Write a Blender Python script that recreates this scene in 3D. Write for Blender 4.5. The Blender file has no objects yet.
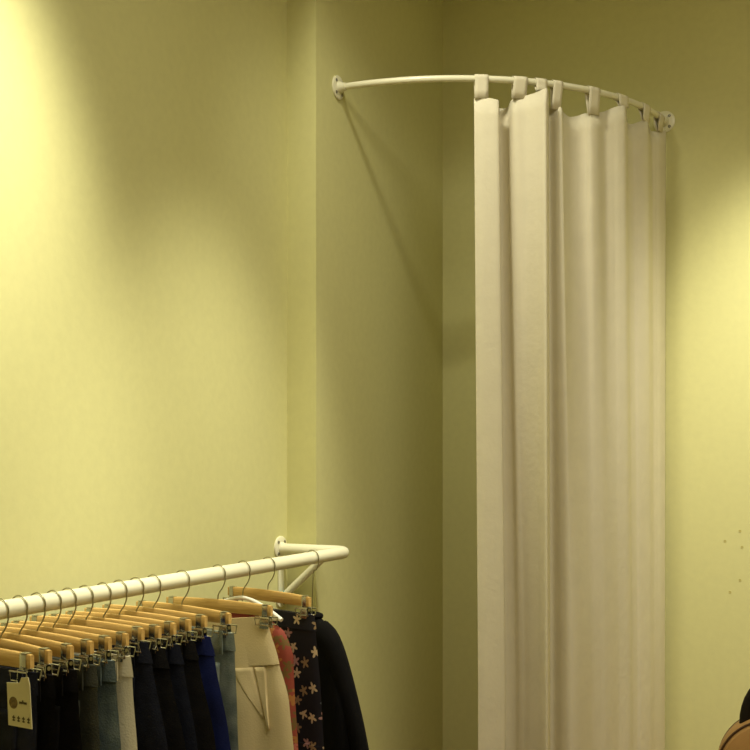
import bpy, bmesh, math, random
from mathutils import Vector, Matrix
random.seed(7)
PI = math.pi
sc = bpy.context.scene
C = sc.collection

# ------------------------------------------------------------------ camera geometry
F = 1141.0                      # focal length in pixels of a 750 px frame
CX, HY = 375.0, 452.0           # column of the optical axis, row of the horizon
CAMZ = 1.4
_u = Vector((571.7, F)).normalized()         # along the side wall, away from the camera
U2 = _u; N2 = Vector((_u.y, -_u.x))          # out of the side wall, into the room
ROD_R = 0.85                                 # radius of the curtain rod
# rod ends: (338,88) on the side wall, (668,122) on the end wall, same height
a1 = Vector(((338 - CX) / (HY - 88), F / (HY - 88)))
a2 = Vector(((665 - CX) / (HY - 122), F / (HY - 122)))
d = a2 - a1
ra, rb = d.dot(U2), d.dot(N2)                # distances of the two ends from the corner (unit height)
HROD = ROD_R / ((ra + rb) / 2)               # height of the rod above the lens
CORN = (a1 + U2 * ra) * HROD
CAM = Vector((-CORN.dot(N2), -CORN.dot(U2), CAMZ))
FWD = Vector((N2.y, U2.y)).normalized()      # view direction in room axes
RGT = Vector((N2.x, U2.x)).normalized()

def room(px, depth, py=None):
    """photo column (row) and distance along the view axis -> room point"""
    p = Vector((CAM.x, CAM.y)) + RGT * ((px - CX) / F * depth) + FWD * depth
    z = CAMZ if py is None else CAMZ + (HY - py) / F * depth
    return Vector((p.x, p.y, z))
def proj(p):
    q = Vector((p[0] - CAM.x, p[1] - CAM.y)); dd = q.dot(FWD)
    return CX + F * q.dot(RGT) / dd, HY - F * (p[2] - CAMZ) / dd, dd
def on_x(px, x):                              # where the ray of a column meets the plane x = const
    r = RGT * ((px - CX) / F) + FWD
    t = (x - CAM.x) / r.x
    return CAM.y + r.y * t, t
def on_y(px, y):
    r = RGT * ((px - CX) / F) + FWD
    t = (y - CAM.y) / r.y
    return CAM.x + r.x * t, t
ROD_Z = CAMZ + HROD
STEP_Y = on_x(316, 0.0)[0]
_x, _t = on_y(287, STEP_Y)
RECESS_X = _x                                 # plane of the wall left of the step
CEIL = 3.35
print('CAM', CAM, 'ROD_Z', ROD_Z, 'STEP', STEP_Y, RECESS_X, 'ra rb', ra * HROD, rb * HROD)

# ------------------------------------------------------------------ materials
def srgb(c):
    f = lambda v: v / 12.92 if v <= 0.04045 else ((v + 0.055) / 1.055) ** 2.4
    return tuple(f(v / 255.0) for v in c) + (1.0,)
def mat(name, col, rough=0.6, metal=0.0, var=0.0, vscale=8.0, bump=0.0, bscale=200.0, dark=None, stretch=(1, 1, 1), sheen=0.0, spec=0.5):
    m = bpy.data.materials.new(name); m.use_nodes = True
    nt = m.node_tree; b = nt.nodes['Principled BSDF']
    c = srgb(col)
    b.inputs['Base Color'].default_value = c
    b.inputs['Roughness'].default_value = rough
    b.inputs['Metallic'].default_value = metal
    b.inputs['Specular IOR Level'].default_value = spec
    if sheen: b.inputs['Sheen Weight'].default_value = sheen
    tc = nt.nodes.new('ShaderNodeTexCoord'); mp = nt.nodes.new('ShaderNodeMapping')
    mp.inputs['Scale'].default_value = stretch
    nt.links.new(tc.outputs['Object'], mp.inputs['Vector'])
    if var > 0 or dark:
        n = nt.nodes.new('ShaderNodeTexNoise'); n.inputs['Scale'].default_value = vscale; n.inputs['Detail'].default_value = 5
        r = nt.nodes.new('ShaderNodeValToRGB')
        lo = srgb(dark) if dark else tuple(v * (1 - var) for v in c[:3]) + (1,)
        hi = tuple(min(1, v * (1 + var * 0.6)) for v in c[:3]) + (1,)
        r.color_ramp.elements[0].position = 0.32; r.color_ramp.elements[0].color = lo
        r.color_ramp.elements[1].position = 0.68; r.color_ramp.elements[1].color = hi
        nt.links.new(mp.outputs['Vector'], n.inputs['Vector'])
        nt.links.new(n.outputs['Fac'], r.inputs['Fac']); nt.links.new(r.outputs['Color'], b.inputs['Base Color'])
    if bump > 0:
        n2 = nt.nodes.new('ShaderNodeTexNoise'); n2.inputs['Scale'].default_value = bscale; n2.inputs['Detail'].default_value = 3
        bp = nt.nodes.new('ShaderNodeBump'); bp.inputs['Strength'].default_value = bump; bp.inputs['Distance'].default_value = 0.004
        nt.links.new(mp.outputs['Vector'], n2.inputs['Vector'])
        nt.links.new(n2.outputs['Fac'], bp.inputs['Height']); nt.links.new(bp.outputs['Normal'], b.inputs['Normal'])
    return m
def floral(name, base, cols, scale, size, keep):
    m = bpy.data.materials.new(name); m.use_nodes = True
    nt = m.node_tree; b = nt.nodes['Principled BSDF']; N = nt.nodes.new; L = nt.links.new
    b.inputs['Roughness'].default_value = 0.8
    uv = N('ShaderNodeTexCoord')
    vo = N('ShaderNodeTexVoronoi'); vo.voronoi_dimensions = '2D'; vo.inputs['Scale'].default_value = scale; vo.inputs['Randomness'].default_value = 0.75
    L(uv.outputs['UV'], vo.inputs['Vector'])
    sub = N('ShaderNodeVectorMath'); sub.operation = 'SUBTRACT'
    L(uv.outputs['UV'], sub.inputs[0]); L(vo.outputs['Position'], sub.inputs[1])
    sx = N('ShaderNodeSeparateXYZ'); L(sub.outputs[0], sx.inputs[0])
    def M(op, a, bb=None):
        k = N('ShaderNodeMath'); k.operation = op
        for i, v in enumerate((a, bb)):
            if v is None: continue
            if isinstance(v, (int, float)): k.inputs[i].default_value = v
            else: L(v, k.inputs[i])
        return k.outputs[0]
    ang = M('ARCTAN2', sx.outputs['Y'], sx.outputs['X'])
    sep = N('ShaderNodeSeparateColor'); L(vo.outputs['Color'], sep.inputs[0])
    ph = M('MULTIPLY', sep.outputs[0], 6.0)
    pet = M('MULTIPLY', M('ADD', M('MULTIPLY', M('COSINE', M('ADD', M('MULTIPLY', ang, 5.0), ph)), 0.32), 0.68), size)
    inside = M('LESS_THAN', vo.outputs['Distance'], pet)
    has = M('GREATER_THAN', sep.outputs[1], 1 - keep)
    mask = M('MULTIPLY', inside, has)
    ramp = N('ShaderNodeValToRGB'); ramp.color_ramp.interpolation = 'CONSTANT'
    els = ramp.color_ramp.elements
    while len(els) < len(cols): els.new(0.5)
    for i, c in enumerate(cols):
        els[i].position = i / len(cols); els[i].color = srgb(c)
    L(sep.outputs[2], ramp.inputs['Fac'])
    mix = N('ShaderNodeMix'); mix.data_type = 'RGBA'
    L(mask, mix.inputs[0]); mix.inputs[6].default_value = srgb(base); L(ramp.outputs['Color'], mix.inputs[7])
    L(mix.outputs[2], b.inputs['Base Color'])
    return m

M_ = {}
WALLC = (214, 210, 152)
M_['wall'] = mat('wallpaper', WALLC, 0.7, var=0.025, vscale=40, bump=0.07, bscale=70, spec=0.3)
M_['ceiling'] = mat('ceiling_paint', (236, 230, 205), 0.9)
M_['floor'] = mat('floor_boards', (150, 110, 70), 0.45, var=0.25, vscale=3, stretch=(8, 1, 1))
M_['hole'] = mat('hole_dark', (188, 178, 114), 0.9)
M_['paint'] = mat('cream_enamel', (236, 232, 205), 0.3, var=0.02)
M_['screw'] = mat('screw_steel', (150, 148, 140), 0.35, 0.9)
M_['teal'] = mat('teal_film', (70, 150, 150), 0.4)
M_['chrome'] = mat('chrome', (190, 188, 180), 0.25, 1.0)
M_['hook'] = mat('hook_steel', (165, 160, 130), 0.4, 1.0)
M_['wood'] = mat('hanger_wood', (224, 186, 116), 0.45, dark=(200, 158, 86), vscale=14, stretch=(1.2, 18, 18))
M_['plastic'] = mat('white_plastic', (240, 238, 228), 0.35)
M_['curtain'] = mat('curtain_cotton', (230, 222, 198), 0.9, var=0.03, vscale=14, bump=0.35, bscale=45, spec=0.1)
M_['curtain_tab'] = mat('tab_cotton', (230, 222, 198), 0.9, bump=0.2, bscale=220, spec=0.1)
M_['navy'] = mat('navy_denim', (34, 36, 50), 0.85, var=0.3, vscale=30, bump=0.3, bscale=300, spec=0.15)
M_['black'] = mat('black_denim', (26, 24, 24), 0.85, var=0.3, vscale=30, bump=0.3, bscale=300, spec=0.15)
M_['ink'] = mat('ink_denim', (30, 32, 44), 0.85, var=0.3, vscale=40, bump=0.3, bscale=300, spec=0.15)
M_['grey'] = mat('charcoal_denim', (82, 84, 74), 0.85, var=0.3, vscale=18, bump=0.3, bscale=300, spec=0.15)
M_['blue'] = mat('faded_blue_denim', (122, 134, 130), 0.85, dark=(80, 94, 98), vscale=16, bump=0.3, bscale=300, spec=0.15)
M_['light'] = mat('pale_blue_denim', (164, 170, 154), 0.85, dark=(108, 120, 114), vscale=16, bump=0.3, bscale=300, spec=0.15)
M_['royal'] = mat('royal_blue_twill', (34, 44, 104), 0.8, dark=(22, 26, 62), vscale=10, bump=0.2, bscale=300, spec=0.15)
M_['cream'] = mat('cream_twill', (226, 206, 160), 0.8, var=0.06, vscale=12, bump=0.2, bscale=250, spec=0.15)
M_['ivory'] = mat('ivory_cotton', (224, 214, 184), 0.85, var=0.06, vscale=14, bump=0.2, bscale=250, spec=0.15)
M_['coat'] = mat('black_wool', (15, 13, 13), 0.95, var=0.2, vscale=30, bump=0.2, bscale=250, spec=0.15)
M_['floral_dark'] = floral('dark_floral_print', (24, 24, 38), [(228, 208, 174), (172, 146, 112), (200, 158, 156), (92, 100, 106)], 29, 0.46, 0.62)
M_['floral_coral'] = floral('coral_floral_print', (146, 66, 52), [(168, 112, 58), (186, 104, 88), (116, 92, 46)], 34, 0.58, 0.75)
M_['card'] = mat('tag_card', (226, 218, 178), 0.7, var=0.03)
M_['print'] = mat('tag_print', (84, 76, 50), 0.8)
M_['emblem'] = mat('tag_emblem', (146, 124, 74), 0.7, dark=(92, 78, 44), vscale=160)
M_['brass'] = mat('brass_button', (170, 140, 80), 0.35, 1.0)
M_['tan'] = mat('tan_leather', (176, 134, 80), 0.55, var=0.12, vscale=9, bump=0.15, bscale=180)
M_['darkleather'] = mat('black_leather', (26, 20, 16), 0.6, bump=0.15, bscale=180, spec=.2)
M_['piping'] = mat('dark_brown_piping', (74, 48, 26), 0.5)
M_['stoolwood'] = mat('stool_wood', (140, 96, 56), 0.5, var=0.2, vscale=5, stretch=(1, 10, 1))

# ------------------------------------------------------------------ mesh helpers
def obj(name, bm, m, parent=None, smooth=True, uv=False):
    me = bpy.data.meshes.new(name)
    bmesh.ops.recalc_face_normals(bm, faces=bm.faces)
    if uv:
        lay = bm.loops.layers.uv.new('UVMap')
        for f in bm.faces:
            for l in f.loops: l[lay].uv = (l.vert.co.x + 5, l.vert.co.z + 5)
    bm.to_mesh(me); bm.free()
    if smooth:
        for p in me.polygons: p.use_smooth = True
        try: me.set_sharp_from_angle(angle=math.radians(40))
        except Exception: pass
    me.materials.append(m)
    o = bpy.data.objects.new(name, me); C.objects.link(o)
    if parent: o.parent = parent
    return o
def tag(o, label, cat, group=None):
    o['label'] = label; o['category'] = cat
    if group: o['group'] = group
    return o
def thing(name, label, cat, loc=(0, 0, 0), rz=0.0, group=None):
    o = bpy.data.objects.new(name, None); C.objects.link(o)
    o.empty_display_size = 0.05; o.location = loc; o.rotation_euler = (0, 0, rz)
    return tag(o, label, cat, group)
def box(bm, c, s, rot=None, bevel=0.0):
    r = bmesh.ops.create_cube(bm, size=1.0)
    vs = r['verts']
    M = Matrix.Translation(c) @ (rot.to_4x4() if rot else Matrix.Identity(4)) @ Matrix.Diagonal((s[0], s[1], s[2], 1))
    bmesh.ops.transform(bm, matrix=M, verts=vs)
    if bevel:
        es = list({e for v in vs for e in v.link_edges})
        bmesh.ops.bevel(bm, geom=es, offset=bevel, segments=2, affect='EDGES', profile=0.5)
def tube(bm, pts, r, seg=12, closed=False, cap=True):
    """round tube along a polyline; r is one radius or one per point"""
    P = [Vector(p) for p in pts]; n = len(P)
    rad = r if isinstance(r, (list, tuple)) else [r] * n
    T = []
    for i in range(n):
        if closed: t = P[(i + 1) % n] - P[i - 1]
        else: t = P[min(i + 1, n - 1)] - P[max(i - 1, 0)]
        T.append(t.normalized())
    up = Vector((0, 0, 1)) if abs(T[0].z) < 0.9 else Vector((1, 0, 0))
    nrm = (up - T[0] * up.dot(T[0])).normalized()
    rings = []
    for i in range(n):
        nrm = (nrm - T[i] * nrm.dot(T[i])).normalized()
        bi = T[i].cross(nrm)
        rings.append([bm.verts.new(P[i] + (nrm * math.cos(2 * PI * k / seg) + bi * math.sin(2 * PI * k / seg)) * rad[i]) for k in range(seg)])
    m = n if closed else n - 1
    for i in range(m):
        A, B = rings[i], rings[(i + 1) % n]
        for k in range(seg):
            bm.faces.new((A[k], A[(k + 1) % seg], B[(k + 1) % seg], B[k]))
    if cap and not closed:
        bm.faces.new(rings[0][::-1]); bm.faces.new(rings[-1])
def lathe(bm, prof, c, axis, seg=28):
    """solid of revolution: prof = [(radius, along)], around axis through c"""
    ax = Vector(axis).normalized()
    up = Vector((0, 0, 1)) if abs(ax.z) < 0.9 else Vector((1, 0, 0))
    e1 = (up - ax * up.dot(ax)).normalized(); e2 = ax.cross(e1)
    rings = []
    for r, h in prof:
        r = max(r, 1e-4)
        rings.append([bm.verts.new(Vector(c) + ax * h + (e1 * math.cos(2 * PI * k / seg) + e2 * math.sin(2 * PI * k / seg)) * r) for k in range(seg)])
    for A, B in zip(rings, rings[1:]):
        for k in range(seg): bm.faces.new((A[k], A[(k + 1) % seg], B[(k + 1) % seg], B[k]))
    bm.faces.new(rings[0][::-1]); bm.faces.new(rings[-1])
def loft(bm, rings, cap=True):
    R = [[bm.verts.new(p) for p in ring] for ring in rings]
    n = len(R[0])
    for A, B in zip(R, R[1:]):
        for k in range(n): bm.faces.new((A[k], A[(k + 1) % n], B[(k + 1) % n], B[k]))
    if cap: bm.faces.new(R[0][::-1]); bm.faces.new(R[-1])
def catmull(pts, per=10):
    out = []; n = len(pts)
    for i in range(n - 1):
        p0 = pts[max(i - 1, 0)]; p1 = pts[i]; p2 = pts[i + 1]; p3 = pts[min(i + 2, n - 1)]
        for k in range(per):
            t = k / per
            out.append(tuple(0.5 * (2 * b + (c - a) * t + (2 * a - 5 * b + 4 * c - dd) * t * t + (3 * b - a - 3 * c + dd) * t ** 3)
                             for a, b, c, dd in zip(p0, p1, p2, p3)))
    out.append(tuple(pts[-1]))
    return out
def lerp_prof(prof, z):
    for (z0, v0), (z1, v1) in zip(prof, prof[1:]):
        if z >= z1:
            t = (z - z0) / (z1 - z0); t = max(0, min(1, t)); s = t * t * (3 - 2 * t) * 0.5 + t * 0.5
            return v0 + (v1 - v0) * s
    return prof[-1][1]

# ------------------------------------------------------------------ the room
def struct(name, bm, m, parent=None):
    o = obj(name, bm, m, parent, smooth=False); o['kind'] = 'structure'; return o
XR, YF = 4.2, -5.2
def prism(bm, poly, z0, z1):
    lo = [bm.verts.new((x, y, z0)) for x, y in poly]; hi = [bm.verts.new((x, y, z1)) for x, y in poly]
    bm.faces.new(lo[::-1]); bm.faces.new(hi)
    for i in range(len(poly)):
        j = (i + 1) % len(poly); bm.faces.new((lo[i], lo[j], hi[j], hi[i]))
bm = bmesh.new(); prism(bm, [(-0.35, YF - .2), (RECESS_X, YF - .2), (RECESS_X, STEP_Y), (0, STEP_Y), (0, 0), (0, .2), (-0.35, .2)], 0, CEIL)
struct('wall_left', bm, M_['wall'])
bm = bmesh.new(); prism(bm, [(0, 0), (XR + .2, 0), (XR + .2, .2), (0, .2)], 0, CEIL)
wall_back = struct('wall_back', bm, M_['wall'])
bm = bmesh.new(); prism(bm, [(XR, YF - .2), (XR + .2, YF - .2), (XR + .2, 0), (XR, 0)], 0, CEIL)
struct('wall_right', bm, M_['wall'])
bm = bmesh.new(); prism(bm, [(RECESS_X, YF - .2), (XR, YF - .2), (XR, YF), (RECESS_X, YF)], 0, CEIL)
struct('wall_front', bm, M_['wall'])
bm = bmesh.new(); prism(bm, [(-.35, YF - .2), (XR + .2, YF - .2), (XR + .2, .2), (-.35, .2)], -.1, 0)
struct('floor', bm, M_['floor'])
bm = bmesh.new(); prism(bm, [(-.35, YF - .2), (XR + .2, YF - .2), (XR + .2, .2), (-.35, .2)], CEIL, CEIL + .1)
struct('ceiling', bm, M_['ceiling'])
for px, py in ((725, 541), (742, 547), (740, 580), (730, 592), (740, 531)):
    x, t = on_y(px, 0.0); z = CAMZ + (HY - py) / F * t
    bm = bmesh.new(); lathe(bm, [(.0048, 0), (.004, -.0015), (.002, -.001)], (x, 0, z), (0, 1, 0), 12)
    struct('nail_hole', bm, M_['hole'], wall_back)

# ------------------------------------------------------------------ curtain rod
rod = thing('curtain_rod', 'thin cream curved rod spanning the corner high up, holding the curtain', 'curtain rod', (0, 0, ROD_Z))
RR = .0105
bm = bmesh.new()
arc = [(ROD_R * math.sin(a), -ROD_R * math.cos(a), 0) for a in [PI / 2 * i / 60 for i in range(61)]]
tube(bm, [(0.002, -ROD_R, 0)] + arc[1:-1] + [(ROD_R, -0.002, 0)], RR, 14)
obj('tube', bm, M_['paint'], rod)
def flange(parent, c, ax, r=.038, screws=4, name='flange'):
    bm = bmesh.new(); lathe(bm, [(r, 0), (r, .004), (r * .92, .006), (r * .5, .0065), (r * .46, .012), (RR * 1.25, .022), (RR * 1.2, .03)], c, ax)
    f = obj(name, bm, M_['paint'], parent)
    ax = Vector(ax); e1 = Vector((0, 0, 1)); e2 = ax.cross(e1)
    for k in range(screws):
        a = PI / 4 + 2 * PI * k / screws
        p = Vector(c) + (e1 * math.cos(a) + e2 * math.sin(a)) * r * .7 + ax * .005
        bm = bmesh.new(); lathe(bm, [(.0058, 0), (.0052, .0025), (.0015, .003), (.001, .001)], p, ax, 12)
        obj('screw', bm, M_['screw'], f)
flange(rod, (0, -ROD_R, 0), (1, 0, 0)); flange(rod, (ROD_R, 0, 0), (0, -1, 0))

# ------------------------------------------------------------------ curtain
curtain = thing('curtain', 'long cream cotton tab-top curtain hanging in folds from the curved rod', 'curtain', (0, 0, 0))
def arcpt(px, off):
    """plan point where the column's ray meets the rod's arc pushed out by off"""
    R = ROD_R + off
    o = Vector((CAM.x, CAM.y)); r = (RGT * ((px - CX) / F) + FWD).normalized()
    b = o.dot(r); c = o.dot(o) - R * R; disc = max(b * b - c, 0)
    p = o + r * (-b - math.sqrt(disc))
    if p.y > -.012:                      # stay in front of the end wall
        t = (-.012 - o.y) / r.y; p = o + r * t
    return p
# (photo column at the top, photo column low down, offset top cm, offset bottom cm, photo row of the top edge)
CP = [(474, 478, 0.0, 1.0, 98), (481, 485, .8, 1.8, 97.5), (489, 495, 1.2, 2.2, 98), (496.5, 503, 1.4, 2.4, 99.5), (498.8, 505.5, .6, 1.4, 101),
      (497, 503, -2.5, -4, 104), (495, 500.5, -6, -9, 107.5), (500, 506, -8.5, -11, 108.5), (507, 514, -6.5, -10, 107.5), (511.5, 519, -2.4, -8, 100), (517, 524.5, -.7, -6, 97),
      (526, 530, .2, -2.5, 95.5), (537, 538, 2.8, 2.0, 92), (544.5, 546, 4.8, 6.5, 88.5), (547.5, 549, 4.2, 5.8, 89), (548.8, 550, 1.5, 1.5, 96),
      (546.5, 548, -2.6, -4.5, 105), (549.5, 553, -3.4, -5.5, 107.5), (556, 562, -.6, -1.5, 107), (561.5, 570, .4, .8, 107.5), (563.5, 575, -.8, 1.4, 112),
      (569, 580, -2.2, 1.3, 116.5), (577, 587, -2.6, .6, 116), (584, 593, -1.8, .1, 113.5), (590, 600, .2, .4, 113), (597, 606, .4, .9, 112.5),
      (604, 612, -.6, .9, 111.5), (612, 618, .4, .6, 108), (619, 622, 1.6, .8, 106), (625, 628, 2.2, 1.2, 106), (627, 631, 1.0, 1.0, 113),
      (627.5, 633, -1.2, .3, 122), (632, 637, -1.6, .1, 124), (638, 641, -.4, .6, 122), (644, 646, .7, .9, 120), (648, 650, 1.0, 1.0, 120.5),
      (649.6, 652, .1, .8, 128), (651.5, 654.5, -1.2, .5, 131), (655.5, 658, -.6, .6, 131.5), (660, 661, .3, .8, 131), (666, 665, .9, .9, 130.5)]
path = catmull(CP, 7)
NZ = 46; ZB = 0.05
bm = bmesh.new(); grid = []
ztop = []
for (pt, pb, ot, ob, row) in path:
    p = arcpt(pt, ot / 100); q = Vector((p.x - CAM.x, p.y - CAM.y)).dot(FWD)
    ztop.append(CAMZ + (HY - row) / F * q)
for i, (pt, pb, ot, ob, row) in enumerate(path):
    col = []
    for k in range(NZ + 1):
        t = k / NZ
        s = min(1.0, t * 1.35)                               # low position reached at the bottom of the view
        s2 = s * s * (3 - 2 * s)
        wob = .45 * math.sin(t * 9 + i * .05) * t * (1 - t) * 4
        p = arcpt(pt + (pb - pt) * s + .0, (ot + (ob - ot) * s2 + wob * .6) / 100)
        z = ztop[i] + (ZB - ztop[i]) * t
        col.append(bm.verts.new((p.x, p.y, z)))
    grid.append(col)
for A, B in zip(grid, grid[1:]):
    for k in range(NZ): bm.faces.new((A[k], A[k + 1], B[k + 1], B[k]))
panel = obj('panel', bm, M_['curtain'], curtain)
sm = panel.modifiers.new('thick', 'SOLIDIFY'); sm.thickness = .0022; sm.offset = -1
# hem band along the top edge is stitched: a thin raised strip
for (pc, w, row) in ((481, 14, 98), (519.5, 14.5, 97), (540, 11, 91), (556.5, 9.5, 108), (592.5, 11, 114), (621, 9.5, 106.5), (644, 6.5, 121), (659, 4.5, 131)):
    p = arcpt(pc, 0.0)
    ang = math.atan2(p.x, -p.y)
    p1 = arcpt(pc - w / 2, 0); p2 = arcpt(pc + w / 2, 0)
    half = (p2 - p1).length / 2
    q = Vector((p.x - CAM.x, p.y - CAM.y)).dot(FWD)
    zt = CAMZ + (HY - row) / F * q - .004
    rad = Vector((p.x, p.y)).normalized(); tan = Vector((-rad.y, rad.x)) * 1.0
    rr = RR + .0022
    lo_ = min(path, key=lambda c: abs(c[0] - pc) + abs(c[4] - row) * .15)[2] / 100
    o0 = max(-.02, min(.012, lo_))
    loop = [(o0 + .0022, zt), (o0 * .55 + .005, zt + (ROD_Z - zt) * .45)]
    for k in range(13):
        a = -0.25 + (PI + .5) * k / 12
        loop.append((rr * math.cos(a), ROD_Z + rr * math.sin(a)))
    loop += [(o0 * .55 - .007, zt + (ROD_Z - zt) * .45), (o0 - .003, zt)]
    # front run follows the tab's slight pull toward the cloth
    bm = bmesh.new(); rows = []
    for j in range(5):
        s = -1 + 2 * j / 4
        rows.append([bm.verts.new((rad.x * (ROD_R + o) + tan.x * half * s * .96, rad.y * (ROD_R + o) + tan.y * half * s * .96, z)) for o, z in loop])
    for A, B in zip(rows, rows[1:]):
        for k in range(len(loop) - 1): bm.faces.new((A[k], A[k + 1], B[k + 1], B[k]))
    t = obj('tab', bm, M_['curtain_tab'], curtain)
    s_ = t.modifiers.new('thick', 'SOLIDIFY'); s_.thickness = .002; s_.offset = 0

# ------------------------------------------------------------------ clothing rail
fy, ft = on_x(280, RECESS_X)
RAIL_Z = CAMZ + (HY - 549) / F * ft
ax_, at_ = on_y(352, fy)
RAIL_X = ax_ - .014
RAIL_Y1 = fy
RT = .0182
def rail_at(px):
    y, t = on_x(px, RAIL_X); return y, t
RAIL_Y0 = rail_at(-170)[0]
print('RAIL', RAIL_X, RAIL_Y0, RAIL_Y1, RAIL_Z, 'standoff', RAIL_X - RECESS_X)
rail = thing('clothing_rail', 'thick cream tubular clothing rail fixed to the wall, full of hangers', 'clothing rail', (RECESS_X, fy, RAIL_Z))
bm = bmesh.new()
X = RAIL_X - RECESS_X; Yl = RAIL_Y0 - fy; br = .04
pts = [(.002, 0, 0), (X - br, 0, 0)]
for k in range(1, 9):
    a = PI / 2 * k / 8; pts.append((X - br + br * math.sin(a), -br + br * math.cos(a), 0))
pts += [(X, -br - (abs(Yl) - 2 * br) * k / 20, 0) for k in range(1, 21)]
for k in range(1, 9):
    a = PI / 2 * k / 8; pts.append((X - br + br * math.cos(a), Yl + br - br * math.sin(a), 0))
pts += [(.002, Yl, 0)]
tube(bm, pts, RT, 20)
obj('tube', bm, M_['paint'], rail)
DROP = .155
for yy in (0, Yl):
    flange(rail, (0, yy, 0.004), (1, 0, 0), .036, 4)
    bm = bmesh.new(); box(bm, (.003, yy, -DROP / 2), (.006, .03, DROP), None, .0015)
    obj('mounting_plate', bm, M_['paint'], rail)
    bm = bmesh.new(); tube(bm, [(.012, yy, -DROP + .008), (.17, yy, -.006)], .0115, 14)
    b_ = obj('brace', bm, M_['paint'], rail)
    bm = bmesh.new(); lathe(bm, [(.0125, 0), (.0125, .014)], (.014, yy, -DROP + .01), (.158, 0, .141), 14)
    o = obj('plastic_film', bm, M_['teal'], b_); o['label'] = 'scrap of teal protective film'
    flange(rail, (0, yy, -DROP), (1, 0, 0), .026, 2, 'lower_flange')

# ------------------------------------------------------------------ hangers
HL = .33          # length of a hanger
BZ = -.070        # bar centre below the rail axis
WB = -.102        # top of the waistband below the rail axis
def hook_mesh(stem=BZ - .006):
    bm = bmesh.new(); r = RT + .0035
    pts = [(0, 0, stem), (0, 0, min(stem + .02, -.052)), (.004, 0, -.046), (.014, 0, -.033), (.0205, 0, -.018)]
    for k in range(13):
        a = -0.35 + (PI + .75) * k / 12
        pts.append((r * math.cos(a), 0, r * math.sin(a)))
    tube(bm, catmull(pts, 3), .0016, 8)
    return bm
def clip_mesh(x):
    bm = bmesh.new()
    for s in (-1, 1):
        R = Matrix.Rotation(s * .10, 3, 'X')
        box(bm, (x, s * .0075, BZ - .029), (.026, .002, .028), R, .0006)    # jaws
        y = s * .0125                                                       # squeeze levers: wire loops
        tube(bm, [(x - .022, y, BZ - .034), (x - .022, y + s * .004, BZ - .017), (x + .022, y + s * .004, BZ - .017), (x + .022, y, BZ - .034)], .0019, 6, closed=True)
        box(bm, (x, s * .0062, BZ - .001), (.016, .0014, .027), None, .0005)
    box(bm, (x, 0, BZ - .0140), (.018, .0138, .003), None, .0008)           # saddle under the bar
    box(bm, (x, 0, BZ + .0140), (.016, .0138, .0014), None, .0004)
    tube(bm, [(x - .014, 0, BZ - .021), (x + .014, 0, BZ - .021)], .0040, 10)  # spring barrel
    return bm
bar_bm = bmesh.new()
rings = []
for k in range(25):
    s = -1 + 2 * k / 24; x = s * HL / 2
    hh = .0148 - .0022 * abs(s) ** 2; zc = BZ + .002 * (1 - s * s); ty = .0054
    if abs(s) > .98: hh *= .93; ty *= .85
    rings.append([(x, ty * (.72 if i in (0, 3, 4, 7) else 1) * (1 if i < 4 else -1), zc + hh * v) for i, v in enumerate((-1, -.86, .86, 1, 1, .86, -.86, -1))])
loft(bar_bm, rings)
_hk = hook_mesh(); 
first = thing('trouser_hanger', 'x', 'hanger', (0, 0, 0))
p_bar = obj('bar', bar_bm, M_['wood'], first)
p_hook = obj('hook', _hk, M_['hook'], first)
p_clipa = obj('clip', clip_mesh(HL / 2 - .017), M_['chrome'], first)
p_clipb = obj('clip', clip_mesh(-HL / 2 + .017), M_['chrome'], first)
used = [False]
def solve_yaw(hx, fx, far, half):
    y, t = rail_at(hx); best = None
    for i in range(-880, 701):
        a = math.radians(i / 10)
        q = proj((RAIL_X + half * math.cos(a), y + half * math.sin(a), RAIL_Z))
        e = abs(q[0] - fx) + (0 if (a > math.radians(-5)) == far else 40)
        if best is None or e < best[0]: best = (e, a)
    return y, best[1]
def trouser_hanger(hx, fx, label, far=False, yaw=None, dz=0.0):
    y, a = solve_yaw(hx, fx, far, HL / 2)
    if yaw is not None: a = math.radians(yaw)
    if not used[0]:
        t = first; used[0] = True
        kids = [p_bar, p_hook, p_clipa, p_clipb]
    else:
        t = first.copy(); C.objects.link(t); kids = []
        for ch in (p_bar, p_hook, p_clipa, p_clipb):
            c = ch.copy(); C.objects.link(c); c.parent = t; kids.append(c)
    t.location = (RAIL_X, y, RAIL_Z); t.rotation_euler = (0, 0, a)
    for k in (0, 2, 3): kids[k].location.z = dz
    kids[1].rotation_euler = (0, 0, -a)               # the hook stays square to the rail
    tag(t, label, 'hanger', 'wooden clip hangers on the rail')
    print('hanger', hx, fx, 'yaw %.1f' % math.degrees(a), 'end', [round(v, 1) for v in proj((RAIL_X + HL / 2 * math.cos(a), y + HL / 2 * math.sin(a), RAIL_Z + BZ))])
    return (RAIL_X, y, RAIL_Z + dz), a

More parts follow.
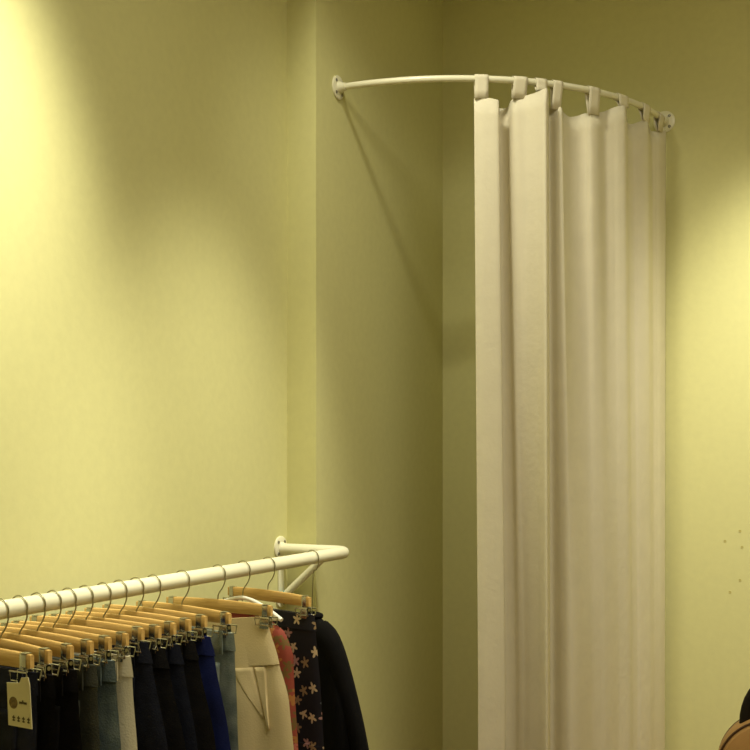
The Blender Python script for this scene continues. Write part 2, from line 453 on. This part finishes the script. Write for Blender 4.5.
# ------------------------------------------------------------------ garments
def sect(w, t, z, nx=22, cx=0.0, ph=0.0, amp=0.0, fr=20.0, sag=0.0, edge=2.6):
    """flattened closed section: front run then back run; y- is the face seen from the room"""
    pts = []
    for side in (-1, 1):
        for k in range(nx):
            s = (-1 + 2 * (k + .0) / nx) * (1 if side < 0 else -1)
            s = math.sin(s * PI / 2) * .35 + s * .65
            y = side * t * (max(0, 1 - abs(s) ** edge)) ** .5
            x = cx + s * w
            rip = amp * math.sin(x * fr + ph + z * 2.0) + amp * .5 * math.sin(x * fr * 2.1 + ph * 1.7)
            pts.append((x, y + rip, z + sag * (x)))
    return pts
def body_mesh(prof, thick, z0, z1, rows=30, **kw):
    bm = bmesh.new(); rings = []
    amp = kw.pop('amp', .004); lean = kw.pop('lean', 0.0); c0 = kw.pop('cx', 0.0)
    for i in range(rows + 1):
        z = z0 + (z1 - z0) * i / rows
        g = min(1, (z0 - z) / .2)
        rings.append(sect(lerp_prof(prof, z), lerp_prof(thick, z), z, amp=amp * g, cx=c0 + lean * (z0 - z), **kw))
    loft(bm, rings)
    return bm
def trousers(name, loc, yaw, label, m, cat='trousers', hw=.176, hip=.20, th=.015, band=.04, sag=0.0, amp=.004, fr=22, length=.74, pockets=True, zt=WB, bandmat=None, dx=0.0, pleat=False, rise=.34, lean=0.0):
    ph = random.uniform(0, 6)
    t = thing(name, label, cat, loc, yaw, 'trousers hanging on the rail')
    zc = zt - rise                                            # crotch
    kw = dict(ph=ph, fr=fr, sag=sag, cx=dx, lean=lean)
    prof = [(zt, hw), (zt - .04, hw + (hip - hw) * .22), (zt - .20, hip * .97), (zc, hip * 1.02), (zc - .02, hip * 1.02)]
    wz = lerp_prof(prof, zt - band)
    thick = [(zt, .0065), (zt - band, th * .65), (zt - .2, th), (zc, th), (zc - .05, th)]
    bm = body_mesh(prof, thick, zt - .006, zc, 20, amp=amp, **kw)
    for s in (-1, 1):                                         # legs
        rings = []
        for i in range(15):
            z = zc + .012 - (length - rise) * i / 14
            w = (hip * .50) * (1 - .28 * i / 14)
            rings.append(sect(w, th, z, 12, cx=dx + lean * (zt - z) + s * (hip * .51 + .004 * i / 14), ph=ph, amp=amp, fr=fr, sag=sag))
        loft(bm, rings)
    body = obj('body', bm, m, t)
    bm = body_mesh([(zt, hw + .002), (zt - band, wz + .0025)], [(zt, .009), (zt - band, th * .65 + .0028)], zt, zt - band, 5, amp=0, **kw)
    wb = obj('waistband', bm, bandmat or m, t)
    def surf(x, z):
        w, h = lerp_prof(prof, z), lerp_prof(thick, z); c = dx + lean * (zt - .006 - z)
        q = min(.985, abs((x - c) / w)); g = min(1, (zt - .006 - z) / .2)
        xx = x
        return -h * (1 - q ** 2.6) ** .5 + amp * g * (math.sin(xx * fr + ph + z * 2) + .5 * math.sin(xx * fr * 2.1 + ph * 1.7))
    if pockets:
        for x in (-hw * .85, -hw * .3, hw * .3, hw * .85):
            bm = bmesh.new(); box(bm, (x + dx, -th * .65 - .0035, zt - band / 2 - .002 + sag * x), (.011, .003, band + .012), None, .001)
            obj('belt_loop', bm, bandmat or m, t)
        for s in (-1, 1):                                     # back pockets: a five-cornered patch
            bm = bmesh.new(); g = []
            for i in range(9):
                u = i / 8; row = []
                for j in range(9):
                    v = -1 + j / 4
                    x = s * hw * .50 + dx + lean * .1 + v * (.052 - .003 * u)
                    z = zt - band - .030 + sag * x - u * (.092 + .024 * (1 - abs(v)))
                    row.append(bm.verts.new((x, surf(x, z) - .0016, z)))
                g.append(row)
            for Ra, Rb in zip(g, g[1:]):
                for j in range(8): bm.faces.new((Ra[j], Ra[j + 1], Rb[j + 1], Rb[j]))
            o = obj('pocket', bm, m, t); k = o.modifiers.new('thick', 'SOLIDIFY'); k.thickness = .0022; k.offset = 0
    if pleat:
        for A, B, D, up in (((.055, 0), (.118, 0), (.150, -.105), .0028), ((.122, .0), (.152, .0), (.166, -.13), .0055)):
            bm = bmesh.new(); g = []
            for i in range(13):
                u = i / 12; row = []
                for j in range(9):
                    v = j / 8
                    x = (A[0] * (1 - v) + B[0] * v) * (1 - u) + D[0] * u; z = zt - band - .004 + (A[1] * (1 - v) + B[1] * v) * (1 - u) + D[1] * u + sag * x * (1 - u)
                    x += .0005 * j * u
                    row.append(bm.verts.new((x, surf(x, z) - up * (1 if 0 < j < 8 else .2), z)))
                g.append(row)
            for Ra, Rb in zip(g, g[1:]):
                for j in range(8): bm.faces.new((Ra[j], Ra[j + 1], Rb[j + 1], Rb[j]))
            o = obj('pocket_flap', bm, m, t); k = o.modifiers.new('thick', 'SOLIDIFY'); k.thickness = .0015; k.offset = 0
    return t

S = {}
def hang(key, hx, fx, hlabel, dz=0.0): S[key] = trouser_hanger(hx, fx, hlabel, dz=dz)

hang(1, -30, 33, 'wooden clip hanger holding the navy jeans with the paper tag')
hang(2, 0, 50, 'wooden clip hanger holding the black jeans just behind the tagged pair')
hang(3, 19, 72, 'wooden clip hanger holding the second pair of black jeans behind the tagged pair')
hang(4, 37, 92, 'wooden clip hanger holding the charcoal jeans')
hang(5, 53, 110, 'wooden clip hanger holding the faded blue jeans')
hang(6, 68, 130, 'wooden clip hanger holding the narrow ivory trousers')
hang(7, 85, 143, 'wooden clip hanger holding the dark ink jeans beside the ivory trousers', .004)
hang(8, 103, 160, 'wooden clip hanger holding the black jeans next to the ink jeans')
hang(9, 119, 175, 'wooden clip hanger between two pairs of black jeans at mid rail')
hang(10, 136, 190, 'wooden clip hanger holding the last black jeans before the royal blue pair')
hang(11, 153, 206, 'wooden clip hanger holding the royal blue trousers')
hang(12, 182, 230, 'wooden clip hanger holding the pale blue jeans', -.006)
hang(13, 218, 276, 'wooden clip hanger holding the cream trousers', -.010)
hang(15, 268, 310, 'wooden clip hanger holding the dark floral trousers', -.012)

t1 = trousers('jeans', *S[1], 'navy jeans with a pale paper tag, at the open end of the rail', M_['navy'], 'jeans', zt=-.088, hip=.185)
trousers('jeans', *S[2], 'black jeans directly behind the navy pair with the paper tag', M_['black'], 'jeans')
trousers('jeans', *S[3], 'black jeans directly in front of the charcoal jeans', M_['black'], 'jeans')
trousers('jeans', *S[4], 'charcoal grey jeans beside the faded blue jeans', M_['grey'], 'jeans')
trousers('jeans', *S[5], 'faded grey-blue jeans beside the ivory trousers', M_['blue'], 'jeans')
trousers('trousers', *S[6], 'narrow ivory trousers between faded blue and dark ink jeans', M_['ivory'], hw=.172, hip=.20)
trousers('jeans', *S[7], 'dark ink-blue jeans beside the ivory trousers', M_['ink'], 'jeans', hip=.222, lean=.11, zt=-.086)
trousers('jeans', *S[8], 'black jeans directly behind the dark ink-blue pair', M_['black'], 'jeans', hip=.22, lean=.10)
trousers('jeans', *S[9], 'near-black jeans, second pair behind the dark ink-blue jeans', M_['ink'], 'jeans', hip=.22, lean=.10)
trousers('jeans', *S[10], 'black jeans directly in front of the royal blue trousers', M_['black'], 'jeans', hip=.22, lean=.10)
trousers('trousers', *S[11], 'royal blue trousers beside the pale blue jeans', M_['royal'], pockets=False, hip=.222, lean=.11)
trousers('jeans', *S[12], 'pale washed blue jeans beside the cream trousers', M_['light'], 'jeans')
trousers('trousers', *S[13], 'wide cream trousers with a deep waistband and slanted pockets', M_['cream'], band=.115, pockets=False, pleat=True, hw=.146, hip=.205, lean=.07, th=.024, amp=.007, fr=34, sag=.12, rise=.40)
trousers('trousers', *S[15], 'dark navy floral trousers next to the black coat', M_['floral_dark'], pockets=False, hw=.168, hip=.20, dx=.012)
for o in bpy.data.objects:
    if o.parent and o.parent.get('label', '').startswith('dark navy floral') and o.type == 'MESH':
        me = o.data; lay = me.uv_layers.new(name='UVMap')
        for l in me.loops:
            co = me.vertices[l.vertex_index].co; lay.data[l.index].uv = (co.x + 5, co.z + 5)

# paper tag on the first jeans
tg = bpy.data.objects.new('tag_tmp', None)
bm = bmesh.new()
TX, TZ, TW, TH, TY = .156, -.094, .058, .087, -.0225
def card(bm, poly, y0, y1):
    g = [[bm.verts.new((x, y, z)) for x, z in poly] for y in (y0, y1)]
    bm.faces.new(g[0]); bm.faces.new(g[1][::-1])
    n = len(poly)
    for i in range(n): bm.faces.new((g[0][i], g[0][(i + 1) % n], g[1][(i + 1) % n], g[1][i]))
bpy.data.objects.remove(tg)
x0, x1 = TX - TW / 2, TX + TW / 2
card(bm, [(x0, TZ - .012), (x0 + .032, TZ - .010), (x0 + .037, TZ), (x1 - .004, TZ + .002), (x1, TZ - .01), (x1 + .006, TZ - TH), (x0 + .004, TZ - TH)], TY, TY - .0012)
ht = obj('hang_tag', bm, M_['card'], t1, smooth=False); ht['label'] = 'pale cream paper tag with round emblem'
bm = bmesh.new(); lathe(bm, [(.0105, 0), (.0105, .0004)], (x0 + .017, TY - .0012, TZ - .046), (0, -1, 0), 24)
obj('emblem', bm, M_['emblem'], ht)
bm = bmesh.new()
for k in range(2): box(bm, (x0 + .036 + k * .011, TY - .0014, TZ - .044), (.008, .0004, .004))
box(bm, (x0 + .041, TY - .0014, TZ - .0425), (.003, .0005, .006))
for k in range(4):
    box(bm, (x0 + .018 + k * .0125, TY - .0014, TZ - .073), (.002, .0004, .010)); box(bm, (x0 + .018 + k * .0125, TY - .0014, TZ - .0715), (.007, .0004, .0022))
    box(bm, (x0 + .018 + k * .0125, TY - .0014, TZ - .0765), (.006, .0004, .002))
obj('lettering', bm, M_['print'], ht, smooth=False)

# shoulder hangers
def shoulder_hanger(hx, yaw, label, m, half, rad, drop, z=-.088):
    y, t = rail_at(hx); a = math.radians(yaw)
    r = thing('coat_hanger', label, 'hanger', (RAIL_X, y, RAIL_Z), a, 'shoulder hangers on the rail')
    bm = bmesh.new()
    pts = []
    for k in range(21):
        s = -1 + 2 * k / 20
        pts.append((half * s, 0, z - drop * abs(s) ** 1.6))
    tube(bm, pts, rad, 10)
    obj('shoulders', bm, m, r)
    bm = bmesh.new(); tube(bm, [(-half * .92, 0, z - .002 - drop * .93), (-half * .4, 0, z - .006 - drop), (half * .4, 0, z - .006 - drop), (half * .92, 0, z - .002 - drop * .93)], rad * .7, 8)
    obj('crossbar', bm, m, r)
    h = obj('hook', hook_mesh(stem=z - .004), M_['hook'], r); h.rotation_euler = (0, 0, -a)
    return (RAIL_X, y, RAIL_Z), a
c1 = shoulder_hanger(243, -12, 'white plastic hanger holding the coral blouse', M_['plastic'], .135, .0055, .045, -.072)
c2 = shoulder_hanger(312, -25, 'hanger with a long wire hook holding the black coat', M_['wood'], .07, .006, .02, -.182)
def top(name, loc, yaw, label, cat, m, prof, thick, z0, z1, sleeve, uv=False, amp=.006, collar=None, lean=0.0):
    t = thing(name, label, cat, loc, yaw)
    bm = body_mesh(prof, thick, z0, z1, 30, amp=amp, ph=1.3, fr=26, lean=lean)
    obj('body', bm, m, t, uv=uv)
    if sleeve:
        for s in (-1, 1):
            bm = bmesh.new()
            pts = [(s * x * (1 if s > 0 else .85) + lean * (z0 - z), y, z) for x, y, z in sleeve]
            tube(bm, catmull(pts, 4), [v for v in [(.048 - .018 * i / (len(catmull(pts, 4)) - 1)) for i in range(len(catmull(pts, 4)))]], 14)
            bmesh.ops.scale(bm, vec=(1, .55, 1), verts=bm.verts)
            obj('sleeve', bm, m, t, uv=uv)
    if collar:
        bm = bmesh.new()
        tube(bm, [(collar * math.cos(a), collar * .45 * math.sin(a), z0 + .004) for a in [2 * PI * k / 24 for k in range(24)]], .008, 8, closed=True)
        obj('collar', bm, m, t, uv=uv)
    return t
top('blouse', *c1, 'coral red patterned blouse between cream trousers and dark floral trousers', 'blouse', M_['floral_coral'],
    [(-.105, .05), (-.12, .10), (-.15, .155), (-.2, .178), (-.45, .195), (-.8, .205)], [(-.105, .010), (-.15, .018), (-.8, .022)], -.105, -.68,
    None, uv=True, collar=.05)
top('coat', *c2, 'plain black coat hanging last, nearest the curtain corner', 'coat', M_['coat'],
    [(-.165, .035), (-.18, .065), (-.21, .10), (-.26, .13), (-.45, .18), (-.8, .215)], [(-.165, .016), (-.21, .026), (-.8, .035)], -.165, -.80,
    [(.045, 0, -.215), (.085, 0, -.235), (.130, 0, -.31), (.185, 0, -.45), (.22, 0, -.58)], collar=.036, lean=.07)

# ------------------------------------------------------------------ stool and handbag
bc = room(775, 3.0, 771); SEAT = .43
face = math.atan2(CAM.y - bc.y, CAM.x - bc.x) + PI / 2
st = thing('stool', 'low wooden stool under the tan handbag', 'stool', (bc.x, bc.y, 0), face)
bm = bmesh.new(); box(bm, (0, 0, SEAT - .02), (.40, .30, .04), None, .008); obj('seat', bm, M_['stoolwood'], st)
for sx in (-1, 1):
    for sy in (-1, 1):
        bm = bmesh.new(); tube(bm, [(sx * .185, sy * .135, 0), (sx * .165, sy * .115, SEAT - .03)], [.014, .019], 10); obj('leg', bm, M_['stoolwood'], st)
bag = thing('handbag', 'domed tan leather handbag with a black handle, cut off beside the wall', 'handbag', (bc.x, bc.y, SEAT), face)
BH = bc.z - SEAT; BR = .148; BT = .07
def dome(r, grow):
    p = [(-r * 1.02 - grow, 0.0), (-r * 1.0 - grow, BH * .5)]
    for k in range(25):
        a = PI - PI * k / 24; p.append(((r + grow) * math.cos(a), BH + (r + grow) * math.sin(a)))
    return p + [(r * 1.0 + grow, BH * .5), (r * 1.02 + grow, 0.0)]
bm = bmesh.new(); rings = []
for y, g in ((-BT, -.03), (-BT * .92, -.012), (-BT * .6, 0), (BT * .6, 0), (BT * .92, -.012), (BT, -.03)):
    rings.append([(x, y, max(z, 0.002)) for x, z in dome(BR, g)])
loft(bm, rings); obj('body', bm, M_['tan'], bag)
for s in (-1, 1):
    bm = bmesh.new(); tube(bm, [(x, s * BT * .78, max(z, .006)) for x, z in dome(BR, -.003)], .003, 8); obj('piping', bm, M_['piping'], bag)
bm = bmesh.new(); pts = []
for k in range(17):
    a = PI * k / 16; pts.append((-.002 + .072 * math.cos(a), 0, BH + .118 + .115 * math.sin(a)))
tube(bm, pts, .016, 12); obj('handle', bm, M_['darkleather'], bag)

# ------------------------------------------------------------------ light
def light(kind, name, loc, target, power, col=(1, .86, .58), **kw):
    l = bpy.data.lights.new(name, kind); l.energy = power; l.color = col
    for k, v in kw.items(): setattr(l, k, v)
    o = bpy.data.objects.new(name, l); C.objects.link(o); o.location = loc
    o.rotation_euler = (Vector(target) - Vector(loc)).to_track_quat('-Z', 'Y').to_euler()
    return o
WARM = (1, .93, .74)
def rec(px): return on_x(px, RECESS_X)[0]
ya, yb = rec(195), rec(-25)
WARM = (1, .96, .74)
light('SPOT', 'downlight', (.95, ya, CEIL - .03), (-.10, ya, .75), 250, WARM, spot_size=math.radians(42), spot_blend=1.0, shadow_soft_size=.12)
light('SPOT', 'downlight', (.55, yb - .05, CEIL - .03), (-.10, yb - .05, 1.75), 330, WARM, spot_size=math.radians(44), spot_blend=1.0, shadow_soft_size=.12)
light('SPOT', 'downlight', (.40, -1.62, CEIL - .03), (.55, -.6, 1.7), 78, WARM, spot_size=math.radians(78), spot_blend=1.0, shadow_soft_size=.09)
xr = on_y(800, 0)[0]
light('SPOT', 'downlight', (xr, -.85, CEIL - .03), (xr, .0, 1.35), 270, WARM, spot_size=math.radians(44), spot_blend=1.0, shadow_soft_size=.12)
light('AREA', 'ceiling_fill', (2.2, -2.6, CEIL - .02), (2.2, -2.6, 0), 46, (1, .96, .78), size=1.4)  # added soft overhead fill for the whole room, not a known fixture
w = bpy.data.worlds.new('World'); sc.world = w; w.use_nodes = True
w.node_tree.nodes['Background'].inputs[0].default_value = (.9, .85, .7, 1); w.node_tree.nodes['Background'].inputs[1].default_value = .1

# ------------------------------------------------------------------ camera
cd = bpy.data.cameras.new('camera'); cam = bpy.data.objects.new('camera', cd); C.objects.link(cam)
cd.sensor_width = 36; cd.lens = F / 750 * 36; cd.shift_y = (HY - 375) / 750
cam.location = CAM
cam.rotation_euler = (PI / 2, 0, math.atan2(FWD.y, FWD.x) - PI / 2)
cd.clip_start = .05
sc.camera = cam
sc.view_settings.view_transform = 'Standard'
